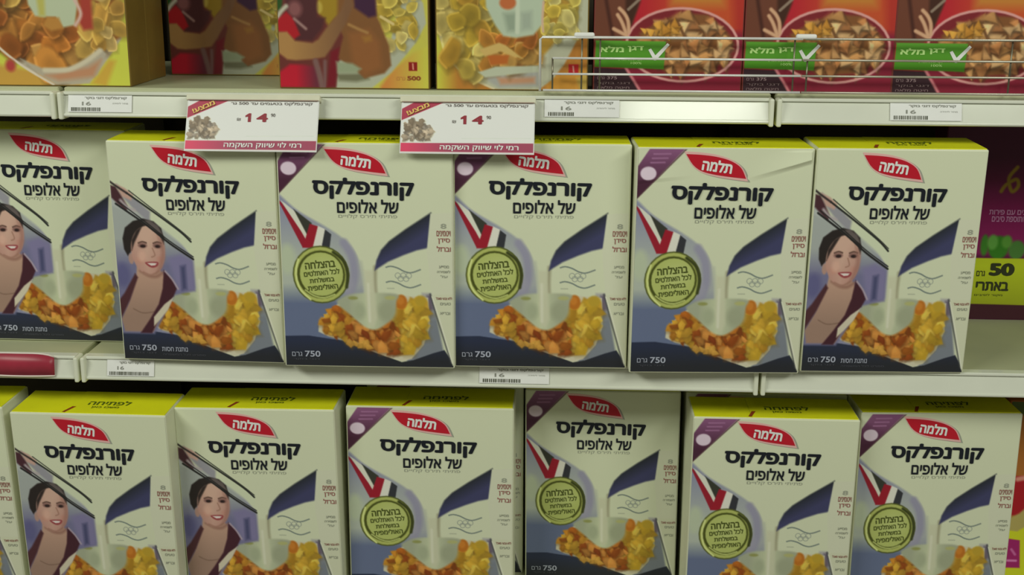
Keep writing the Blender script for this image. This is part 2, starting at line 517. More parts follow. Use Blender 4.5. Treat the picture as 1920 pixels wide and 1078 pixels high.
        A.stroke([(74, 188), (84, 200), (92, 214)], 2.4, (150, 138, 142), 2.5)
        # hair behind, face, features
        A.poly([(18, 166), (13, 156), (12, 140), (17, 124), (30, 114), (46, 110), (62, 114), (73, 124), (76, 140), (60, 134), (40, 128), (30, 140), (25, 158)], (36, 31, 28), 2.2)
        A.ell((23, 170), 4, 8, (150, 120, 104), 2.5)
        A.poly([(24, 164), (25, 146), (33, 130), (46, 121.5), (60, 122), (71, 132), (76, 150), (75, 168), (69, 183), (58, 193), (46, 194), (34, 186), (27, 174)],
               lambda X, Y: lerp((176, 146, 124), (158, 120, 104), (np.abs(X - 48) + (Y - 150) * 0.5) / 36), 2.2, smooth=True)
        A.poly([(25, 158), (26, 142), (34, 128), (44, 121), (38, 132), (30, 146)], (44, 36, 32), 2.5)
        A.poly([(58, 118), (70, 124), (77, 138), (75, 148), (70, 136), (60, 126)], (48, 40, 36), 2.5)
        A.ell((38, 172), 6, 5, (168, 124, 104), 6); A.ell((67, 171), 4, 5, (164, 120, 102), 5)
        for ex in (42, 65):
            A.stroke([(ex - 6, 146.5), (ex, 144.5), (ex + 6, 146)], 2.2, (74, 54, 44), 1.8)
            A.ell((ex, 150), 7, 4, (116, 86, 76), 3)
            A.ell((ex + 0.5, 151), 4.2, 2.3, (40, 28, 26), 1.6)
        A.poly([(66, 134), (76, 146), (76, 168), (70, 184), (60, 192), (66, 176), (70, 160)], (128, 92, 78), 5, alpha=0.55)
        A.ell((40, 166), 6, 8, (182, 146, 124), 6)
        A.stroke([(57, 154), (60, 164), (55, 167)], 1.6, (134, 100, 82), 2)
        A.poly([(44, 175.5), (54, 174), (64, 174.5), (63, 180), (56, 183), (49, 181)], (128, 58, 58), 1.8, smooth=True)
        A.poly([(47, 176.4), (55, 175.9), (62, 176.2), (59, 179.3), (53, 179.8)], (200, 184, 170), 1.4)
        A.stroke([(40, 190), (52, 194), (64, 188)], 2, (132, 98, 80), 3)
        A.poly([(42, 114), (56, 112), (68, 120), (74, 132), (60, 128)], (96, 88, 82), 3, alpha=0.8)
        # two dark ribbon lines
        for off in (0, 3.6):
            A.stroke([(24 + off, 73 - off), (60, 98 - off), (100, 127 - off * 0.6), (117, 143 - off)], 2.7 - off * 0.35, (34, 36, 32), 1.4)
            A.stroke([(6 + off, 89 - off), (50, 119 - off), (84, 146 - off), (119, 169 - off)], 2.9 - off * 0.35, (32, 32, 30), 1.4)
        A.stroke([(0, 57), (10, 64), (24, 73)], 3, (46, 40, 38), 2)
        A.end()
        A.begin('cereal_bowl_picture')
        A.poly([(50, 272), (51, 258), (69, 238), (84, 227), (74, 246), (60, 262)], (176, 170, 142), 2)
        A.end()
    return A

def put_text(mb, s, x0, x1, y0, y1, m, bold=0.0, rot=0.0, off=0.0006, W=BW, H=BH, rev=True):
    v, f = text_mm(s, x0, x1, y0, y1, bold, rot, rev)
    if not f: return
    mb.add([(x / 1000 - W / 2, -off - l, H - y / 1000) for x, y, l in v], f, m)
def put_poly(mb, P, m, off, W=BW, H=BH):
    n = len(P)
    mb.add([(x / 1000 - W / 2, -off, H - y / 1000) for x, y in P], [list(range(n))[::-1]], m)

def carton(name, kind, label, crease=False, group=None):
    root = empty(name, label=label, cat='cereal box', group=group)
    m = MB(); m.box((-BW / 2, 0.006 if crease else 0.0, 0), (BW / 2, BD, BH), M_CARD, 0.0022, 2); m.build('carton_body', root)
    t = MB()
    t.box((-BW / 2 + 0.0024, 0.0026, BH), (-BW / 2 + 0.088, BD - 0.003, BH + 0.0006), M_YEL)
    t.box((-BW / 2 + 0.0885, 0.0026, BH), (BW / 2 - 0.0024, BD - 0.003, BH + 0.0010), M_YEL)
    top = t.build('top_flap', root)
    k = MB()
    k.add([(-BW / 2 + 0.083, 0.004, BH + 0.0013), (-BW / 2 + 0.088, 0.004, BH + 0.0013), (-BW / 2 + 0.097, 0.026, BH + 0.0013), (-BW / 2 + 0.091, 0.026, BH + 0.0013)], [[0, 1, 2, 3]], mat('notch_ink', (120, 50, 20), 0.5))
    k.build('notch_mark', top)
    v, f = text_mm('לפתיחה', 0, 68, 0, 17, 0.02)
    k = MB(); k.add([(-BW / 2 + 0.112 + x / 1000, 0.050 - y / 1000, BH + 0.0014 + l) for x, y, l in v], f, M_OLIVE)
    v, f = text_mm('משכו כאן', 0, 44, 0, 8, 0.01)
    k.add([(-BW / 2 + 0.122 + x / 1000, 0.028 - y / 1000, BH + 0.0014 + l) for x, y, l in v], f, M_OLIVE)
    k.build('top_lettering', top)
    A = ART[kind]
    disp = None
    if crease:
        def disp(X, Y):
            d = (Y - (12 + (250 - X) * 0.30)) * 0.958
            amp = 0.0042 * np.clip((X - 156) / 70, 0, 1)
            up = np.clip(1 + d / 26, 0, 1); dn = np.clip(1 - d / 7, 0, 1)
            a = amp * np.where(d < 0, up ** 1.5, dn ** 1.5)
            d2 = (Y - (44 - X * 0.10)) * 0.99
            a2 = 0.002 * np.clip(1 - X / 80, 0, 1) * np.where(d2 < 0, np.clip(1 + d2 / 16, 0, 1), np.clip(1 - d2 / 5, 0, 1))
            edge = np.clip(np.minimum(np.minimum(X, 250 - X) / 3, np.minimum(Y, 323 - Y) / 3), 0, 1)
            return (a + a2) * edge
    ms = A.meshes(BW, BH, 0.002, 0.0003, disp) if crease else A.cache if hasattr(A, 'cache') else A.meshes(BW, BH, 0.002, 0.0003)
    if not crease: A.cache = ms
    fp = bpy.data.objects.new('front_panel', ms['']); COL.objects.link(fp); fp.parent = root
    if crease:
        tag(fp, 'cream front panel with a pressed crease at its upper right')
        # rim that closes the gap behind the bulged panel
        r = MB(); r.box((-BW / 2, 0.0004, 0.0), (BW / 2, 0.0075, 0.004), M_CARD, 0.001, 1); r.box((-BW / 2, 0.0004, BH - 0.004), (BW / 2, 0.0075, BH), M_CARD, 0.001, 1)
        r.box((-BW / 2, 0.0004, 0.002), (-BW / 2 + 0.004, 0.0075, BH - 0.002), M_CARD, 0.001, 1); r.box((BW / 2 - 0.004, 0.0004, 0.002), (BW / 2, 0.0075, BH - 0.002), M_CARD, 0.001, 1)
        r.build('panel_rim', root)
    for nme, me in ms.items():
        if nme:
            o = bpy.data.objects.new(nme, me); COL.objects.link(o); o.parent = fp
    ins = lambda P: P
    # red leaf emblem with pale border and white letters
    leaf = np.concatenate([catmull([(69, 8.5), (90, 9.4), (112, 12), (132, 17.5), (147, 27), (155, 42)], 5, closed=False)[:-1],
                           catmull([(155, 42), (131, 39.5), (108, 36.2), (91, 31.5), (79, 23), (69, 8.5)], 5, closed=False)[:-1]])
    c = leaf.mean(0); e = MB()
    big = c + (leaf - c) * [1.07, 1.22]
    sh = big + [3.2, 1.4]
    put_poly(e, sh, M_GREYINK, 0.0004); put_poly(e, big, M_PINK, 0.0006); put_poly(e, leaf, M_REDINK, 0.0009)
    put_text(e, 'תלמה', 92, 135, 16.5, 33, M_WHITE, 0.035, rot=-7, off=0.0012)
    e.build('brand_emblem', fp)
    t = MB(); o_ = 0.0012 if not crease else 0.0016
    put_text(t, 'קורנפלקס', 50, 195, 48.5, 79, M_INK, 0.036, rot=-1, off=o_)
    put_text(t, 'של אלופים', 84.5, 172.5, 78.5, 98, M_INK, 0.018, off=o_)
    t.build('title_lettering', fp)
    g = MB(); put_text(g, 'פתיתי תירס קלויים', 86, 170, 99.5, 106.5, M_GREYINK, 0.0, off=0.0008); g.build('slogan_lettering', fp)
    g = MB()
    for s_, a, b, y0, y1, mm in [('8', 232, 240, 112, 119, M_GREYINK), ('ויטמינים', 226, 246, 122, 130, M_RUST), ('סידן', 228, 245, 133, 141, M_RUST), ('וברזל', 226, 246, 144, 152, M_RUST),
                                 ('מסייע', 229, 243, 172, 176, M_GREYINK), ('לשמירה', 226, 245, 179, 183, M_GREYINK), ('על', 231, 241, 186, 190, M_GREYINK),
                                 ('ללא צבעי מאכל', 224, 247, 218, 222, M_RUST), ('טעים', 230, 245, 226, 230, M_GREYINK), ('ובריא', 230, 244, 240, 244, M_GREYINK)]:
        if s_ == 'מסייע' or s_ == 'ללא צבעי מאכל':
            g.build('side_strip_lettering', fp); g = MB()
        put_text(g, s_, a, b, y0, y1, mm, 0.01, off=0.0007)
    g.build('side_strip_lettering', fp)
    g = MB(); dim = mat('dim_ink', (66, 68, 72), 0.5)
    put_text(g, '750', 30, 53, 300.5, 309.5, M_PALEINK, 0.02, off=0.0008)
    put_text(g, 'גרם', 11, 26, 302.5, 309, M_PALEINK, 0.0, off=0.0008)
    put_text(g, 'דגני בוקר', 13, 52, 312, 315, dim, 0.0, off=0.0008)
    g.build('weight_lettering', fp)
    if kind == 'skater':
        g = MB()
        put_text(g, 'נותנת חסות', 61, 101, 303.5, 310, M_PALEINK, 0.012, off=0.0008)
        put_text(g, 'ספורט לכל המשפחה', 62, 128, 313, 316, dim, 0.0, off=0.0008)
        g.build('sponsor_lettering', fp)
    if kind == 'medal':
        d = MB(); ol = mat('medal_ink', (66, 74, 26), 0.5)
        put_text(d, 'בהצלחה', 35, 79, 166, 178, ol, 0.02, rot=6, off=0.0008)
        put_text(d, 'לכל האתלטים', 33, 85, 180, 188.5, ol, 0.012, rot=6, off=0.0008)
        put_text(d, 'במשלחת', 41, 77, 191, 198.5, ol, 0.012, rot=6, off=0.0008)
        put_text(d, 'האולימפית', 38, 82, 201, 209.5, ol, 0.012, rot=6, off=0.0008)
        d.build('medal_lettering', fp)
    return root
ART = {k: carton_art(k) for k in ('medal', 'skater')}
proto = {k: carton('cereal_box', k, '') for k in ('medal', 'skater')}
used = {}
ZU, ZM, ZL = 0.0045, -0.39003, -0.79719
def place(o, x, y, z, yaw, lean, rl, sx=1.0):
    R = Matrix.Rotation(yaw, 4, 'Z') @ Matrix.Rotation(-lean, 4, 'X') @ Matrix.Rotation(rl, 4, 'Y')
    zs = [(R @ Vector((sx * BW / 2, yy, 0))).z for sx in (-1, 1) for yy in (0, BD)]
    o.location = (x, y, z - min(zs)); o.rotation_euler = R.to_euler(); o.scale = (sx, 1, 1)
def white_box(kind, label, group, *pl):
    if used.get(kind): o = dup(proto[kind])
    else: o = proto[kind]; used[kind] = True
    o['label'] = label; o['group'] = group
    place(o, *pl)
    return o
G1, G2 = 'white cornflakes boxes on the middle shelf', 'white cornflakes boxes on the bottom shelf'
white_box('skater', 'white skater cornflakes box at far left of middle shelf, cut by the picture edge', G1, -0.0540, 0.0660, ZM, -0.007, 0.008, 0.0023, 0.955)
white_box('skater', 'white skater cornflakes box on middle shelf under the left price sign', G1, 0.1899, -0.0178, ZM, -0.027, -0.0256, 0.0, 0.9631)
white_box('medal', 'white medal cornflakes box on middle shelf, red logo between the two price signs', G1, 0.4365, -0.0351, ZM, -0.0028, 0.0107, -0.0038, 0.9845)
white_box('medal', 'white medal cornflakes box on middle shelf under the right price sign', G1, 0.6822, -0.0219, ZM, 0.0162, 0.0134, -0.0007, 0.9914)
b5 = carton('cereal_box', 'medal', 'white medal cornflakes box on middle shelf with a creased upper right corner', True, G1)
place(b5, 0.9307, -0.0299, ZM, 0.0574, -0.0154, 0.0058, 0.9712)
white_box('skater', 'white skater cornflakes box at right end of middle shelf beside the purple box', G1, 1.1718, -0.0129, ZM, 0.0439, -0.035, 0.005, 0.9361)
white_box('medal', 'white cornflakes box cut off by the left picture edge on bottom shelf', G2, -0.2365, -0.004, ZL, -0.02, -0.03, -0.015, 0.965)
white_box('skater', 'white skater cornflakes box on bottom shelf, left of the two with whole yellow tops', G2, 0.0136, -0.0169, ZL, -0.0227, -0.034, -0.004, 0.95)
white_box('skater', 'white skater cornflakes box on bottom shelf, right of the two with whole yellow tops', G2, 0.2572, 0.009, ZL, -0.0192, -0.0144, -0.013, 0.98)
white_box('medal', 'white medal cornflakes box on bottom shelf right of a wide dark gap', G2, 0.5148, 0.0279, ZL, 0.0045, 0.0051, 0.001, 1.0191)
white_box('medal', 'white medal cornflakes box pushed far back on bottom shelf with its top in shadow', G2, 0.7802, 0.1127, ZL, -0.0168, 0.0107, -0.0069, 0.9735)
white_box('medal', 'white medal cornflakes box on bottom shelf just right of the pushed back one', G2, 1.0303, 0.0117, ZL, 0.0095, -0.0011, 0.0046, 0.9823)
white_box('medal', 'white medal cornflakes box at right end of bottom shelf beside the red and yellow box', G2, 1.2838, 0.0473, ZL, 0.034, 0.0033, -0.0016, 0.9642)
white_box('medal', 'shaded white box on bottom shelf, only a strip showing left of the pushed back one', G2, 0.5285, 0.132, ZL, 0.0, 0.0, 0.0)
white_box('medal', 'shaded white box on bottom shelf, a sliver showing right of the pushed back one', G2, 1.0335, 0.122, ZL, 0.0, 0.0, 0.0)

# ------------------------------------------------------------------ upper shelf cartons (only their lower half is in view)
UW, UH, UD = 0.2125, 0.29, 0.08
def pxtf(ox, oy, sc, x_left, y_bot, mmpx, h, my=None):
    my = my or mmpx
    def f(P):
        P = np.asarray(P, float)
        x = (P[:, 0] / sc + ox - x_left) * mmpx; y = h - (y_bot - (P[:, 1] / sc + oy)) * my
        return np.stack([x, y], 1)
    return f
SC = 1916 / 320.0
def spread(A, c0, c1, tl, br, horiz=True):
    """gradient in the transform's input frame"""
    p = A.tf([tl, br])
    return (lambda X, Y: lerp(c0, c1, (X - p[0][0]) / (p[1][0] - p[0][0]))) if horiz else (lambda X, Y: lerp(c0, c1, (Y - p[0][1]) / (p[1][1] - p[0][1])))

def art_bowl_right():          # yellow box with a bowl and a splash of milk
    A = Art(212, 290, (176, 172, 62)); A.tf = pxtf(800, 0, SC, 813, 166, 0.728, 290)
    A.poly([(60, -1200), (2000, -1200), (2000, 0), (60, 0)], (176, 172, 70), 3)
    A.poly([(60, 380), (2000, 380), (2000, 1040), (60, 1040)], spread(A, (180, 178, 62), (164, 110, 44), (90, 0), (330, 0)), 3)
    A.poly([(1380, 840), (2000, 700), (2000, 1040), (1340, 1040)], (184, 132, 50), 8)
    A.poly([(1700, 860), (2000, 700), (2000, 1040), (1760, 1040)], (176, 150, 70), 5)
    A.begin('cereal_bowl_picture')
    A.poly([(80, 200), (120, 400), (180, 560), (300, 720), (480, 870), (740, 995), (1260, 1000), (1420, 880), (1560, 700), (1700, 430), (1850, 330), (1850, -300), (100, -300)], (166, 168, 138), 3)
    A.stroke([(90, 230), (180, 570), (400, 820), (740, 990)], 3, (190, 180, 140), 2)
    A.poly([(640, 760), (1260, 740), (1280, 960), (800, 980), (600, 850)], (150, 152, 138), 5)
    A.poly([(780, 860), (1220, 850), (1220, 920), (820, 940)], (172, 130, 96), 6)
    A.poly([(90, -300), (1700, -300), (1700, 330), (1480, 420), (1250, 680), (1090, 740), (640, 740), (520, 830), (270, 620), (150, 380), (80, 100)], (160, 126, 48), 5)
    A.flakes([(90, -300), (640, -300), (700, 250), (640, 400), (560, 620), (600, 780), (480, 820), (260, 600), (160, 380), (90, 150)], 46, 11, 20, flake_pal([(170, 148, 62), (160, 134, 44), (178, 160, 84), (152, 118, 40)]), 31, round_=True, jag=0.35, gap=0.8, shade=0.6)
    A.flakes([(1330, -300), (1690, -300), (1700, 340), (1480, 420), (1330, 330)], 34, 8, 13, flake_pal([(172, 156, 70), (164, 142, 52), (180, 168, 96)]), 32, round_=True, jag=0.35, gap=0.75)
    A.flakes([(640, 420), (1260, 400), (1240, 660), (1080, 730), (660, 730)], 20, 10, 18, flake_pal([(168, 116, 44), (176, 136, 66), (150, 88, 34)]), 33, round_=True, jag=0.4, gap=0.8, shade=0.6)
    A.poly([(560, 800), (760, 735), (1260, 720), (1270, 790), (900, 830), (640, 860)], (168, 174, 144), 3)
    A.poly([(660, 600), (920, 600), (900, 700), (700, 720)], (166, 92, 36), 4)
    A.poly([(570, 540), (800, 460), (880, 490), (1080, 640), (980, 620), (820, 560), (640, 620)], (186, 158, 88), 3)
    A.poly([(630, -300), (1330, -300), (1300, 250), (1200, 370), (1000, 405), (850, 385), (760, 270), (650, 60)], (164, 178, 148), 4)
    A.poly([(850, 130), (1000, 120), (1000, 330), (900, 330)], (134, 148, 122), 8); A.poly([(1050, 120), (1180, 100), (1180, 300), (1060, 320)], (146, 158, 134), 8)
    A.stroke([(1010, -300), (1014, 100), (1010, 340)], 6, (180, 190, 160), 3)
    A.ell((900, 10), 95, 75, (172, 96, 52), 4)
    A.stroke([(1310, 0), (1300, 200), (1310, 330)], 3, (190, 160, 130), 2)
    A.end()
    A.poly([(1610, 700), (1725, 700), (1725, 805), (1610, 805)], (164, 34, 34), 1.5)
    A.stroke([(1662, 725), (1670, 790)], 2, (196, 150, 130), 1.5, smooth=False)
    return A
def art_person():              # yellow box with a person in red in front of a bowl
    A = Art(212, 290, (150, 130, 60)); A.tf = pxtf(520, 0, SC, 522, 167, 0.735, 290)
    A.poly([(-20, -1200), (2000, -1200), (2000, 1050), (-20, 1050)], (178, 174, 70), 3)
    A.poly([(1180, 980), (1320, 800), (1560, 600), (1760, 500), (1760, 1050), (1180, 1050)], spread(A, (186, 122, 56), (182, 178, 66), (1250, 0), (1700, 0)), 6)
    A.begin('cereal_bowl_picture')
    A.poly([(1500, -300), (1690, 40), (1720, 260), (1600, 480), (1310, 820), (1080, 1000), (640, 1010), (600, 700), (1300, 500)], (160, 164, 136), 3)
    A.poly([(660, 840), (1000, 830), (1050, 900), (900, 930), (700, 920)], (104, 104, 76), 6)
    A.flakes([(1130, -300), (1560, -300), (1640, 350), (1500, 480), (1320, 560), (1240, 350), (1140, 100)], 36, 8, 13, flake_pal([(170, 152, 66), (160, 136, 50), (178, 162, 90)]), 41, round_=True, jag=0.35, gap=0.75)
    A.stroke([(1200, 190), (1340, 270)], 4, (196, 176, 110), 2)
    A.end()
    A.begin('person_picture')
    A.poly([(-20, -300), (900, -300), (900, 500), (700, 700), (660, 1010), (-20, 1010)], (96, 46, 38), 4)
    A.poly([(470, -300), (1130, -300), (1150, 180), (1190, 260), (1290, 520), (1310, 740), (1230, 830), (1000, 890), (870, 780), (690, 660), (760, 420)], (116, 78, 42), 4)
    A.poly([(820, 380), (1060, 330), (1180, 480), (1200, 760), (1000, 860), (860, 700)], (130, 84, 44), 10)
    A.poly([(980, 420), (1080, 400), (1090, 460), (1010, 480)], (142, 100, 44), 6)
    A.stroke([(830, 280), (940, 330), (1040, 370)], 4, (150, 112, 62), 3)
    A.poly([(880, -300), (1130, -300), (1150, 180), (1060, 200), (900, 90)], (58, 32, 52), 5)
    A.poly([(450, -300), (720, -300), (700, 180), (600, 300), (480, 150)], (142, 116, 32), 6)
    A.ell((490, 90), 40, 70, (168, 148, 60), 4)
    A.poly([(110, -300), (470, -300), (470, 190), (560, 210), (520, 330), (400, 470), (200, 460), (100, 250)], (72, 38, 38), 6)
    A.ell((210, 110), 80, 90, (122, 76, 72), 8)
    A.poly([(-20, -300), (110, -300), (60, 100), (-20, 180)], (40, 72, 28), 4)
    A.stroke([(110, 80), (40, 150), (0, 230)], 6, (168, 166, 140), 4)
    A.poly([(-20, 250), (110, 140), (190, 220), (260, 400), (190, 450), (100, 380), (-20, 360)], (156, 26, 32), 4)
    A.stroke([(200, 220), (330, 330)], 4, (140, 110, 100), 3)
    A.poly([(-20, 370), (110, 365), (200, 468), (400, 490), (470, 450), (560, 330), (740, 130), (830, -100), (890, 60), (800, 260), (620, 550), (540, 650), (400, 675), (200, 690), (100, 680), (-20, 590)],
           spread(A, (156, 118, 66), (112, 80, 52), (150, 0), (800, 0)), 4)
    A.poly([(-20, 840), (130, 735), (300, 740), (430, 760), (540, 1000), (-20, 1000)], spread(A, (170, 26, 42), (96, 40, 50), (200, 0), (430, 0)), 5)
    A.stroke([(430, 700), (470, 850), (500, 1000)], 8, (112, 84, 76), 4); A.stroke([(540, 700), (530, 1000)], 5, (110, 80, 74), 4)
    A.poly([(610, 590), (710, 540), (650, 980), (550, 1000)], (106, 24, 32), 5)
    A.poly([(670, 700), (860, 720), (960, 780), (900, 830), (680, 830)], (136, 146, 112), 5)
    A.end()
    A.poly([(1512, 700), (1612, 700), (1612, 800), (1512, 800)], (128, 28, 22), 1.2)
    A.stroke([(1560, 720), (1564, 780)], 2, (196, 140, 110), 1.2, smooth=False)
    return A
def art_big_bowl():            # yellow box with a bowl of orange flakes
    A = Art(212, 290, (182, 186, 66)); A.tf = pxtf(0, 0, SC, -41, 164, 0.735, 290)
    A.poly([(-400, 700), (900, 900), (900, 1100), (-400, 1100)], (178, 140, 58), 8)
    A.poly([(1020, 960), (1250, 680), (1330, 700), (1200, 1000)], (184, 150, 56), 8)
    A.begin('cereal_bowl_picture')
    A.poly([(-300, 300), (0, 600), (250, 790), (560, 985), (700, 985), (1000, 960), (1250, 660), (1420, 440), (1400, -400), (-300, -400)], (164, 156, 130), 3)
    A.poly([(-300, -400), (1390, -400), (1400, 430), (1150, 580), (860, 750), (500, 790), (200, 650), (0, 500), (-300, 200)], (140, 78, 28), 5)
    A.flakes([(-300, -400), (300, -400), (340, 120), (540, 300), (860, 320), (1100, 330), (1130, 560), (860, 720), (520, 770), (200, 640), (0, 480), (-300, 200)], 60, 13, 24, flake_pal([(172, 116, 48), (160, 100, 38), (184, 136, 66), (142, 82, 32), (176, 142, 66)]), 21, dark=0.45, round_=True, jag=0.4, shade=0.6, gap=0.8)
    A.flakes([(1080, -400), (1390, -400), (1400, 430), (1150, 560), (1090, 340)], 24, 11, 19, flake_pal([(176, 140, 60), (168, 128, 54), (184, 156, 88)]), 22, dark=0.6, round_=True, jag=0.35, gap=0.8)
    A.stroke([(-200, 380), (0, 590), (250, 785), (570, 975)], 3.5, (196, 186, 160), 2)
    A.poly([(200, 680), (480, 800), (760, 790), (980, 700), (1180, 560), (1230, 620), (1100, 860), (900, 950), (600, 980), (400, 860)], (160, 152, 126), 4)
    A.poly([(480, 870), (1000, 770), (1160, 680), (1060, 880), (640, 930)], (170, 124, 88), 8)
    A.stroke([(480, 810), (760, 800), (980, 700), (1150, 580)], 7, (186, 178, 146), 4)
    A.poly([(940, -400), (1100, -400), (1090, 330), (980, 350), (930, 260), (960, 60)], (150, 56, 42), 6)
    A.poly([(310, -400), (950, -400), (930, 60), (880, 290), (740, 320), (660, 200), (540, 205), (420, 190), (350, 60)], (166, 176, 140), 4)
    A.poly([(430, -300), (560, -300), (540, 190), (470, 190)], (166, 162, 80), 6)
    A.poly([(560, 200), (700, 210), (740, 330), (600, 360), (500, 300)], (166, 118, 52), 5)
    A.stroke([(900, 0), (960, 160), (890, 290)], 5, (190, 160, 140), 4)
    A.end()
    A.ell((75, 760), 60, 70, (158, 60, 52), 6)
    return A
def art_triangles():           # red and brown box with a bowl of triangles and a green flash
    A = Art(206, 290, (120, 60, 40)); A.tf = pxtf(1380, 0, SC, 1390, 174, 0.742, 290)
    A.poly([(-50, -1300), (2000, -1300), (2000, 1100), (-50, 1100)], spread(A, (164, 30, 40), (176, 72, 36), (560, 0), (1100, 0)), 2)
    A.poly([(850, -1300), (1550, -1300), (1500, 100), (900, 100)], (174, 112, 44), 16)
    A.poly([(1480, -1300), (2000, -1300), (2000, 500), (1640, 500)], (160, 46, 34), 14)
    A.poly([(400, 300), (2000, 400), (2000, 1100), (400, 1100)], (120, 30, 46), 10)
    A.poly([(-50, -1300), (620, -1300), (540, 100), (470, 300), (430, 440), (330, 520), (-50, 500)], (98, 56, 38), 3)
    A.poly([(350, -1300), (620, -1300), (560, 60), (470, 320), (400, 200)], (60, 34, 22), 5)
    A.stroke([(150, -100), (210, 200), (260, 430)], 5, (66, 34, 24), 4)
    A.stroke([(430, 140), (560, 20)], 4, (128, 112, 92), 2, smooth=False)
    A.poly([(-50, 780), (430, 800), (600, 1040), (600, 1100), (-50, 1100)], (50, 30, 34), 2.5)
    A.stroke([(420, 790), (520, 940), (610, 1080)], 4, (186, 110, 110), 2.5)
    A.begin('cereal_bowl_picture')
    A.ell((1050, 530), 630, 405, (112, 32, 36), 2, rot=2)
    A.poly([(560, 400), (800, 260), (1010, 180), (1330, 190), (1600, 430), (1560, 680), (1330, 830), (900, 860), (600, 600)], (116, 74, 38), 5)
    A.flakes([(540, 420), (800, 290), (1010, 190), (1330, 200), (1600, 420), (1560, 680), (1330, 820), (880, 850), (620, 620)], 64, 8, 13, flake_pal([(186, 140, 84), (176, 128, 72), (160, 108, 60), (196, 158, 104), (150, 100, 56)]), 51, tri=True, dark=0.5)
    A.flakes([(560, 400), (760, 300), (980, 280), (1000, 420), (700, 470)], 12, 6, 9, flake_pal([(186, 136, 54), (178, 124, 44)]), 52, tri=True)
    t = np.linspace(0, 6.283, 40); a = math.radians(2)
    A.stroke(np.stack([1050 + 630 * np.cos(t) * math.cos(a) - 405 * np.sin(t) * math.sin(a), 530 + 630 * np.cos(t) * math.sin(a) + 405 * np.sin(t) * math.cos(a)], 1), 3.6, (196, 142, 130), 2, smooth=False)
    A.end()
    for P in ([(330, 130), (390, 190), (430, 270), (440, 390)], [(310, 200), (360, 280), (410, 400)], [(270, 355), (340, 390), (420, 430)]):
        A.stroke(P, 5, (190, 150, 112), 2.5)
    A.begin('green_flash')
    A.poly([(70, 485), (865, 490), (850, 800), (60, 780)], spread(A, (84, 146, 44), (66, 124, 26), (0, 500), (0, 780), False), 1.5)
    A.end()
    return A
UART = {'bowl': art_bowl_right(), 'person': art_person(), 'orange': art_big_bowl(), 'tri': art_triangles()}
for k_ in ('bowl', 'person', 'orange'):       # picture fades into the plain yellow upper half
    a_ = UART[k_]; a_.cur = 0
    a_.poly([(-900, -1600), (2600, -1600), (2600, -260), (-900, -260)], (182, 176, 66), 18)
for a_ in UART.values(): a_.row_light = 1.2    # the top row was read under more light
def upper_carton(kind, W=UW, body=None, top=None):
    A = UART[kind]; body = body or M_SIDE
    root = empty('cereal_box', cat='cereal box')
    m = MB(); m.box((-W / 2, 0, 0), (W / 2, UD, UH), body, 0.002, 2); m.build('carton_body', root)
    ms = A.meshes(W, UH, 0.0018, 0.0003)
    fp = bpy.data.objects.new('front_panel', ms['']); COL.objects.link(fp); fp.parent = root
    for nme, me in ms.items():
        if nme:
            o = bpy.data.objects.new(nme, me); COL.objects.link(o); o.parent = fp
    t = MB(); t.box((-W / 2 + 0.003, 0.003, UH), (W / 2 - 0.003, UD - 0.003, UH + 0.0008), top or M_YEL); t.build('top_flap', root)
    g = MB()
    if kind == 'person':
        put_text(g, '500', 181, 200, 271, 277, mat('brown_ink', (120, 60, 30)), 0.03, off=0.0008, W=W, H=UH)
        g.build('weight_lettering', fp); g = MB()
        put_text(g, 'גרם', 166, 178, 272, 277, mat('tan_ink', (168, 120, 60)), 0.0, off=0.0008, W=W, H=UH)
    if kind == 'tri':
        k = lambda x0, x1, y0, y1: (*(A.tf([(x0, y0), (x1, y1)])[:, 0]), *(A.tf([(x0, y0), (x1, y1)])[:, 1]))
        pale = mat('pale_green_ink', (156, 196, 110)); gi = mat('brown_grey_ink', (120, 100, 96))
        put_text(g, 'דגן', *k(440, 620, 535, 600), pale, 0.03, off=0.0008, W=W, H=UH)
        put_text(g, 'מלא', *k(130, 400, 535, 605), pale, 0.03, off=0.0008, W=W, H=UH)
        put_text(g, 'מקור לסיבים תזונתיים', *k(340, 600, 672, 700), pale, 0.0, off=0.0008, W=W, H=UH)
        put_text(g, '100%', *k(480, 600, 710, 735), pale, 0.0, off=0.0008, W=W, H=UH)
        g.build('flash_lettering', fp); g = MB()
        put_text(g, '375', *k(220, 330, 870, 905), gi, 0.02, off=0.0008, W=W, H=UH)
        put_text(g, 'גרם', *k(110, 190, 875, 905), gi, 0.0, off=0.0008, W=W, H=UH)
        g.build('weight_lettering', fp); g = MB()
        put_text(g, 'דגני בוקר', *k(110, 480, 935, 965), gi, 0.0, off=0.0008, W=W, H=UH)
        g.build('fine_print', fp); g = MB()
        put_text(g, 'חיטה מלאה', *k(110, 470, 980, 1010), gi, 0.0, off=0.0008, W=W, H=UH)
        c = MB(); P = A.tf([(670, 575), (700, 560), (750, 635), (880, 500), (905, 520), (760, 690), (735, 690)])
        put_poly(c, [tuple(p) for p in P[::-1]][::-1], mat('check_ink', (206, 222, 196)), 0.0008, W=W, H=UH)
        c.build('check_mark', fp)
    if g.v: g.build('fine_print', fp)
    return root
G3, G4 = 'yellow cereal boxes on the top shelf', 'red and brown cereal boxes on the top shelf'
def put(o, x, y, z, yaw, label, group):
    o.location = (x, y, z); o.rotation_euler = (0, 0, yaw); o['label'] = label; o['group'] = group
u1 = upper_carton('orange'); put(u1, -0.0083, 0.02, ZU, 0.0, 'yellow cereal box with a bowl of orange flakes, leftmost at front of top shelf', G3)
put(dup(u1), -0.0095, 0.103, ZU, 0.0, 'yellow cereal box behind the leftmost top shelf box, only its ochre side showing', G3)
u3 = upper_carton('person'); put(u3, 0.4160, 0.02, ZU, 0.0, 'yellow cereal box with a person in red, at the front edge of top shelf', G3)
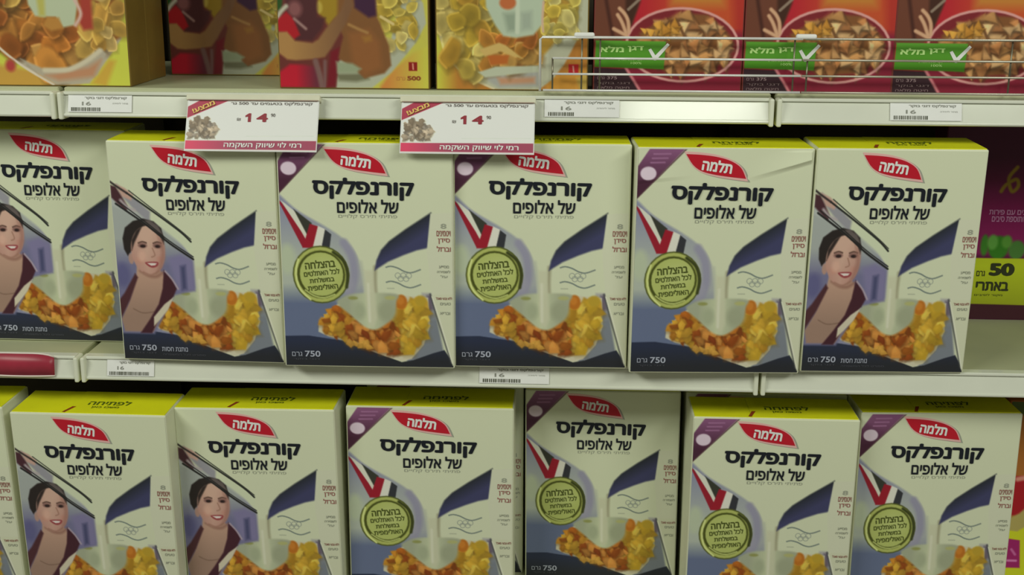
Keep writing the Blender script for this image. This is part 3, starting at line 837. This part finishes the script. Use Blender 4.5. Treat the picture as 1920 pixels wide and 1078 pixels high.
put(dup(u3), 0.2055, 0.200, ZU, 0.0, 'yellow cereal box with a person in red, set back in shade on top shelf', G3)
u4 = upper_carton('bowl'); put(u4, 0.6372, 0.02, ZU, 0.0, 'yellow cereal box with milk pouring in a bowl, left of the wire guard', G3)
u5 = upper_carton('tri', 0.2055, mat('brown_card', (100, 44, 36), 0.5), mat('red_card', (150, 34, 36), 0.5))
put(u5, 0.8530, 0.02, ZU, 0.0, 'red and brown cereal box, leftmost of the three behind the wire guard', G4)
put(dup(u5), 1.0592, 0.02, ZU, 0.0, 'red and brown cereal box, middle of the three behind the wire guard', G4)
put(dup(u5), 1.2636, 0.02, ZU, 0.0, 'red and brown cereal box, rightmost of the three behind the wire guard', G4)

# ------------------------------------------------------------------ purple box, right of the middle row, and the red and yellow one below
def flat_art_box(name, label, cat, A, w, h, d, loc, body, extra=None, yaw=0.0):
    root = empty(name, loc, label, cat); root.rotation_euler = (0, 0, yaw)
    m = MB(); m.box((-w / 2, 0, 0), (w / 2, d, h), body, 0.002, 2); m.build('carton_body', root)
    ms = A.meshes(w, h, 0.0018, 0.0003)
    fp = bpy.data.objects.new('front_panel', ms['']); COL.objects.link(fp); fp.parent = root
    for nme, me in ms.items():
        if nme:
            o = bpy.data.objects.new(nme, me); COL.objects.link(o); o.parent = fp
    if extra: extra(fp)
    return root
PW, PH = 0.24, 0.33
def purple_art():
    A = Art(240, 330, (86, 22, 60)); A.tf = pxtf(0, 0, 1.0, 1755, 601, 0.852, 330, 0.9)
    A.poly([(1740, 100), (2100, 100), (2100, 480), (1740, 480)], spread(A, (70, 28, 50), (128, 26, 82), (0, 300), (0, 400), False), 6)  # darker upwards: shade from the shelf above put into the print colour
    A.poly([(1740, 570), (2100, 574), (2100, 620), (1740, 620)], (58, 24, 32), 2)
    A.begin('leaf_picture')
    for x, y, rx, ry, c in [(1843, 462, 8, 20, (60, 120, 36)), (1870, 466, 20, 22, (52, 116, 28)), (1858, 456, 10, 14, (90, 150, 60)), (1905, 470, 16, 18, (70, 116, 50)), (1885, 455, 10, 12, (84, 140, 50)), (1935, 466, 14, 20, (60, 110, 40)), (1800, 466, 18, 18, (60, 110, 36))]:
        A.ell((x, y), rx, ry, c, 5)
    A.end()
    A.begin('yellow_flash')
    A.poly([(1740, 486), (2100, 486), (2100, 576), (1740, 572)], spread(A, (172, 186, 32), (140, 150, 26), (0, 500), (0, 570), False), 1.6)
    A.end()
    A.begin('gold_emblem')
    A.stroke([(1890, 318), (1876, 338), (1884, 362), (1895, 352), (1890, 340), (1872, 350), (1864, 362)], 6, (136, 112, 36), 3)
    A.end()
    return A
def purple_text(fp):
    g = MB(); T = pxtf(0, 0, 1.0, 1755, 601, 0.852, 330, 0.9)
    def k(x0, x1, y0, y1):
        p = T([(x0, y0), (x1, y1)]); return p[0][0], p[1][0], p[0][1], p[1][1]
    di = mat('dark_green_ink', (44, 48, 22)); pk = mat('lilac_ink', (186, 130, 166))
    put_text(g, '50', *k(1857, 1905, 494, 518), di, 0.05, off=0.0008, W=PW, H=PH)
    put_text(g, 'גרם', *k(1834, 1850, 509, 519), di, 0.01, off=0.0008, W=PW, H=PH)
    put_text(g, 'באתרי', *k(1835, 1897, 529, 546), di, 0.03, off=0.0008, W=PW, H=PH)
    put_text(g, 'מקור לסיבים', *k(1834, 1887, 552, 557), di, 0.0, off=0.0008, W=PW, H=PH)
    g.build('flash_lettering', fp); g = MB()
    put_text(g, 'דגנים עם פירות', *k(1846, 1925, 396, 405), pk, 0.02, off=0.0008, W=PW, H=PH)
    put_text(g, 'ותוספת סיבים', *k(1852, 1911, 408, 418), pk, 0.02, off=0.0008, W=PW, H=PH)
    g.build('fine_print', fp)
flat_art_box('cereal_box', 'purple cereal box with a yellow flash reading 50, at right end of middle shelf', 'cereal box', purple_art(), PW, PH, 0.07, (1.4395, 0.275, ZM), mat('purple_card', (80, 24, 56), 0.5), purple_text)
def red_art():
    A = Art(200, 325, (150, 96, 40)); A.tf = pxtf(0, 0, 1.0, 1868, 1112, 0.831, 325, 0.9)
    A.poly([(1860, 700), (2200, 700), (2200, 775), (1860, 775)], (60, 76, 24), 6)
    A.poly([(1860, 890), (2200, 880), (2200, 1000), (1860, 960)], (150, 24, 32), 3)
    A.stroke([(1895, 895), (1925, 890), (1960, 892)], 8, (190, 130, 110), 4)
    A.poly([(1860, 985), (1905, 960), (1930, 935), (2200, 940), (2200, 1010), (1860, 1010)], (160, 148, 84), 4)
    A.poly([(1860, 990), (1905, 995), (1935, 975), (2200, 975), (2200, 1200), (1860, 1200)], (184, 190, 34), 3)
    A.begin('magenta_label')
    A.poly([(1880, 1008), (1912, 1012), (1918, 1066), (1872, 1066)], (142, 30, 92), 2)
    A.stroke([(1893, 1052), (1909, 1052)], 4, (190, 110, 160), 2); A.stroke([(1898, 1030), (1906, 1040)], 4, (176, 90, 140), 2)
    A.end()
    return A
flat_art_box('cereal_box', 'red and yellow cereal box peeking out at the right picture edge on bottom shelf', 'cereal box', red_art(), 0.2, 0.325, 0.07, (1.5055, 0.112, ZL), mat('orange_card', (150, 84, 40), 0.5))

# ------------------------------------------------------------------ shelves
RAIL_T = [(0.012, 0.0045), (-0.003, 0.0045), (-0.0045, 0.003), (-0.0045, 0.0005), (-0.003, -0.0012), (-0.0010, -0.0022), (-0.0010, -0.0040), (-0.0022, -0.0052), (-0.0087, -0.0282), (-0.0100, -0.0290), (-0.0106, -0.0310), (-0.0098, -0.0330), (-0.0070, -0.0342), (0.012, -0.0342)]
RAIL_T = [(y, min(z, 0.0045) - 0.0046 if z > 0 else z - 0.0012) for y, z in RAIL_T]
def shelf(x0, x1, z, label, group):
    root = empty('shelf', (x0, 0, z), label, 'shelf', group)
    w = x1 - x0
    b = MB(); b.box((0.004, 0.010, -0.028), (w - 0.004, 0.455, 0.0), M_BOARD, 0.0015, 1); b.build('shelf_board', root)
    r = MB(); r.extrude_x(RAIL_T, 0.0085, w - 0.0085, M_RAIL); r.build('price_rail', root)
    for a in (0.002, w - 0.0085):
        cbm = MB(); cbm.box((a, -0.0135, -0.0385), (a + 0.0065, 0.013, -0.0002), M_CAP, 0.0022, 3); cbm.build('rail_end_cap', root)
    return root
ROWS = [(0.0, 'top', ''), (ZM, 'middle', ''), (ZL, 'bottom', '')]
for z, rn, _ in ROWS:
    zz = ZU if rn == 'top' else z
    for x0, x1, where in [(-1.0, 0.0, 'left of the left rail joint'), (0.0, 1.0, 'between the two rail joints'), (1.0, 2.0, 'right of the right rail joint')]:
        s = shelf(x0, x1, z, f'cream metal {rn} shelf section with white price rail, {where}' if rn != 'bottom' else f'cream metal bottom shelf section below the frame, {where}', f'{rn} shelf sections')
        if rn == 'top':
            for c in children(s):
                if c.name.startswith('shelf_board'): c.location.z = ZU
bk = MB(); bk.box((-1.0, 0.46, -0.95), (2.0, 0.48, 1.0), M_DARK)
tag(bk.build('wall_back'), 'dark back wall of the shelving', 'wall', kind='structure')
fl = MB(); fl.box((-1.6, -3.2, -0.97), (2.6, 0.5, -0.95), M_FLOOR)
tag(fl.build('floor'), 'tiled shop floor', 'floor', kind='structure')
for x, lab in ((-1.0, 'left'), (0.0, 'left middle'), (1.0, 'right middle'), (2.0, 'right')):
    u = MB(); u.box((x - 0.004, 0.440, -0.95), (x + 0.004, 0.459, 1.0), M_DARK)
    tag(u.build('trim_1'), 'dark shelving upright', 'trim', kind='structure')
pl = MB(); pl.box((-1.0, 0.03, -0.95), (2.0, 0.44, ZL - 0.0285), M_DARK)
tag(pl.build('baseboard_front'), 'dark plinth under the bottom shelf', 'plinth', kind='structure')

# ------------------------------------------------------------------ promotion signs hanging from the top rail
SW, SH = 0.182, 0.076
def sign_art():
    A = Art(182, 76, (220, 222, 196), 2.0)
    A.poly([(-2, -2), (64, -2), (64, 0.5), (-1, 30), (-3, 30)], (146, 54, 68), 1.0)
    A.poly([(-2, -2), (26, -2), (-2, 14)], (226, 206, 186), 0.8)
    A.begin('groceries_picture')
    A.flakes([(5, 32), (20, 30), (38, 36), (44, 48), (38, 57), (5, 57)], 70, 3, 6, flake_pal([(134, 122, 100), (108, 96, 76), (160, 146, 120), (120, 112, 96)]), 71)
    A.end()
    A.begin('shop_name_band')
    A.poly([(0, 62), (182, 61), (182, 74.5), (0, 74.5)], lambda X, Y: lerp((184, 60, 84), (136, 62, 78), (X - 8) / 60), 0.8)
    A.end()
    A.stroke([(84, 55), (178, 54)], 0.7, (168, 178, 158), 0.8, smooth=False)
    A.stroke([(100, 58.5), (176, 57.5)], 0.6, (206, 186, 174), 0.8, smooth=False)
    return A
SIGN = sign_art()
def sign(x, label, first=None):
    top = Vector((x, -0.0145, -0.0060)); bot = Vector((x - 0.006, -0.0500, -0.0765))
    root = empty('price_sign', top, label, 'price sign', 'promotion signs on the top rail')
    d = (bot - top); ang = math.atan2(-d.y, -d.z)
    root.rotation_euler = (-ang, 0, 0)
    # card: local x centred, z down from 0
    b = MB(); b.box((-SW / 2 - 0.0012, 0.0002, -SH - 0.001), (SW / 2 + 0.0012, 0.0012, 0.0), mat('sign_edge', (232, 206, 190), 0.4), 0.0004, 1)
    b.build('card', root)
    ms = SIGN.meshes(SW, SH, 0.0, 0.0002)
    for nme, me in ms.items():
        me.transform(Matrix.Translation((0, 0, -SH)))
        o = bpy.data.objects.new(nme or 'printed_face', me); COL.objects.link(o); o.parent = root
    h = MB()
    h.box((-SW / 2 - 0.003, -0.0022, -0.0035), (SW / 2 + 0.002, 0.0022, 0.0052), M_CLEAR, 0.001, 2)
    h.box((-SW / 2 - 0.003, 0.0030, -0.002), (SW / 2 + 0.002, 0.0120, 0.0052), M_CLEAR, 0.001, 2)
    h.build('hanging_strip', root)
    s = MB(); s.box((-SW / 2, -0.0027, -0.0042), (SW / 2, -0.0021, -0.0028), mat('strip_shadow_ink', (118, 100, 84), 0.5)); s.build('strip_shadow', root)  # dark bar painted as the shadow along the strip's lower edge
    g = MB(); Z = -0.0
    def tx(t, x0, x1, y0, y1, m, b=0.0, rot=0.0, off=0.0008): put_text(g, t, x0, x1, y0, y1, m, b, rot, off, W=SW, H=0.0)
    gold = mat('gold_ink', (206, 160, 84)); dk = mat('maroon_dark_ink', (96, 44, 30))
    for dx, dy, m, off in ((0.7, 0.8, dk, 0.0006), (0, 0, gold, 0.0009)):
        tx('מבצע!', 5.5 + dx, 38.5 + dx, 9.5 + dy, 16.5 + dy, m, 0.03, 25, off)
    g.build('banner_lettering', root); g = MB()
    tx('קורנפלקס בטעמים עד 500 גר', 60, 174, 5.2, 10.8, mat('sign_ink', (96, 92, 82)), 0.012)
    g.build('offer_lettering', root); g = MB()
    pr = mat('price_ink', (122, 40, 46))
    put_poly(g, [(81.5, 25.2), (81.5, 27.6), (85.2, 26.6), (85.2, 34.5), (89.4, 34.5), (89.4, 22), (86.4, 22)][::-1], pr, 0.0008, W=SW, H=0.0); tx('4', 97, 113, 22, 34.5, pr, 0.03)
    tx('90', 117, 123, 22, 27, mat('sign_ink', (96, 92, 82)), 0.01); tx('₪', 70, 75, 29, 33, mat('sign_ink', (96, 92, 82)), 0.0)
    g.build('price_lettering', root)
    g2 = MB(); put_text(g2, 'רמי לוי שיווק השקמה', 54, 162, 63.5, 73.5, mat('pink_white_ink', (236, 206, 200)), 0.02, 0, 0.0008, W=SW, H=0.0)
    g2.build('shop_name_lettering', root)
    return root
sign(0.2805, 'white and red promotion price sign hanging left of the middle over the skater box')
sign(0.5790, 'white and red promotion price sign hanging near the middle of the top rail')

# ------------------------------------------------------------------ paper labels in the rails
def rail_label(x0, x1, z_rail, label, bars, z0=-0.0050, z1=-0.0278, wide=True):
    y0, y1 = -0.0030, -0.0094
    w = x1 - x0; n = 0.0006
    root = empty('shelf_label', (x0, 0, z_rail), label, 'shelf label', 'paper labels in the price rails')
    def P(u, v, off=0.0): return (u * w, y0 + (y1 - y0) * v - off, z0 + (z1 - z0) * v)
    p = MB()
    a, b = 0.0006, 0.0002
    p.add([P(0, 0, a), P(1, 0, a), P(1, 1, a), P(0, 1, a), P(0, 0, b), P(1, 0, b), P(1, 1, b), P(0, 1, b)],
          [[3, 2, 1, 0], [4, 5, 6, 7], [0, 1, 5, 4], [1, 2, 6, 5], [2, 3, 7, 6], [3, 0, 4, 7]], M_PAPER)
    p.build('paper', root)
    t = MB(); gi = mat('label_ink', (110, 112, 98)); bi = mat('barcode_ink', (70, 72, 56))
    def tx(s, u0, u1, v0, v1, m, bold=0.01):
        v, f = text_mm(s, u0, u1, v0, v1, bold)
        t.add([P(q[0], q[1], 0.0009 + q[2]) for q in v], f, m)
    tx('קורנפלקס דגני בוקר', 0.26, 0.92, 0.06, 0.26, gi, 0.02)
    tx('16', 0.22, 0.36, 0.38, 0.60, gi, 0.01)
    if wide: tx('מחיר ליחידה', 0.70, 0.94, 0.42, 0.52, gi, 0.0)
    rnd = random.Random(int(x0 * 1000)); u = 0.05
    while u < bars:
        d = rnd.uniform(0.008, 0.022)
        t.add([P(u, 0.72, 0.0009), P(u, 0.94, 0.0009), P(u + d, 0.94, 0.0009), P(u + d, 0.72, 0.0009)], [[0, 1, 2, 3]], bi)
        u += d + rnd.uniform(0.006, 0.016)
    t.build('barcode_and_print', root)
rail_label(0.0150, 0.1057, 0.0, 'small white paper label in the top rail right of the left joint', 0.52)
rail_label(0.6840, 0.7870, 0.0, 'small white paper label in the top rail below the left end of the wire guard', 0.40)
rail_label(1.1561, 1.2525, 0.0, 'small white paper label in the top rail below the rightmost red box', 0.52)
rail_label(0.0400, 0.1105, ZM, 'small white paper label in the middle rail just right of the left joint', 0.9, wide=False)
rail_label(0.5930, 0.6951, ZM, 'small white paper label in the middle rail under the box below the right sign', 0.58)

# red plastic tag clipped to the middle rail at far left
root = empty('red_rail_tag', (-0.091, -0.0125, ZM), 'curved red plastic tag in the middle rail at the far left', 'rail tag')
m = MB(); vs, fs = [], []
N = 14
for i in range(N + 1):
    u = i / N; x = (u - 0.5) * 0.106
    zt = 0.0048 - 0.006 * (2 * u - 1) ** 4; zb = -0.0275
    yb = -0.004 * (1 - (2 * u - 1) ** 2)
    vs += [(x, yb + 0.003, zt), (x, yb, zb), (x, yb + 0.0042, zt), (x, yb + 0.0012, zb)]
for i in range(N):
    a, b = i * 4, i * 4 + 4
    fs += [[a, a + 1, b + 1, b], [a + 2, b + 2, b + 3, a + 3], [a, b, b + 2, a + 2], [a + 1, a + 3, b + 3, b + 1]]
fs += [[0, 2, 3, 1], [N * 4, N * 4 + 1, N * 4 + 3, N * 4 + 2]]
m.add(vs, fs, M_TAGRED, True); m.build('tag_plate', root)
e = MB(); pk = mat('pink_edge_plastic', (208, 180, 164), 0.35)
e.tube([(vs[i * 4][0], vs[i * 4][1] + 0.001, vs[i * 4][2] + 0.0008) for i in range(N + 1)], 0.0012, pk, 6)
e.tube([(vs[i * 4][0], vs[i * 4 + 1][1] + 0.001, vs[i * 4 + 1][2] - 0.0012) for i in range(N + 1)], 0.0016, pk, 6)
e.build('pale_edge', root)

# ------------------------------------------------------------------ wire guards at the edge of the top shelf
M_UNLIT = mat('unlit_wire_metal', (150, 148, 128), 0.35, metal=0.7)  # same chrome, unlit: its dimmer reflections put into a greyer colour
M_SHADE = mat('shaded_wire_metal', (96, 94, 74), 0.35, metal=0.7)  # darkest copy of the wire metal, shade put into its colour
def guard(x0, x1, label, ret, bright=True):
    root = empty('wire_guard', (x0, -0.001, 0.0), label, 'wire guard', 'wire guards on the top shelf')
    w = x1 - x0; r = 0.0016; yb = 0.016
    wm = M_LITWIRE if bright else M_UNLIT
    f = MB()
    P = [(0.003, 0, 0.080), (w * 0.5, 0, 0.080), (w, 0, 0.080)]
    if bright: P = [(0.0, 0, 0.0065), (0, 0, 0.077)] + P
    f.tube(P, 0.0018, wm, 10)
    f.build('frame_wire', root)
    for z in (0.0515, 0.0300, 0.0080):
        a = MB(); a.tube([((0.017 if z > 0.02 else 0.004) if bright else 0.001, 0.0015 if z > 0.02 else -0.0012, z), (w * 0.5, 0.0015 if z > 0.02 else -0.0012, z), (w, 0.0015 if z > 0.02 else -0.0012, z)], r, wm, 8)
        a.build('cross_wire', root)
    for x in ret:
        z1 = 0.0515 if x < 0.03 else 0.080
        a = MB(); a.tube([(x, 0.004, 0.0065), (x, 0.004, z1)], 0.0013, M_SHADE, 8); a.build('upright_wire', root)
    for x in ((0.060,) if bright else (0.004,)):
        c = MB(); c.box((x - 0.014, -0.003, 0.0795), (x + 0.014, 0.005, 0.0865), M_CLIP, 0.0028, 3); c.build('clip', root)
    return root
guard(0.6772, 1.0330, 'chrome wire guard in front of the red boxes, its left end beside the yellow box', (0.017, 0.057, 0.082, 0.346))
guard(1.0335, 1.4900, 'chrome wire guard at the right end of the top shelf, reaching out of the picture', (0.008, 0.281, 0.44), False)
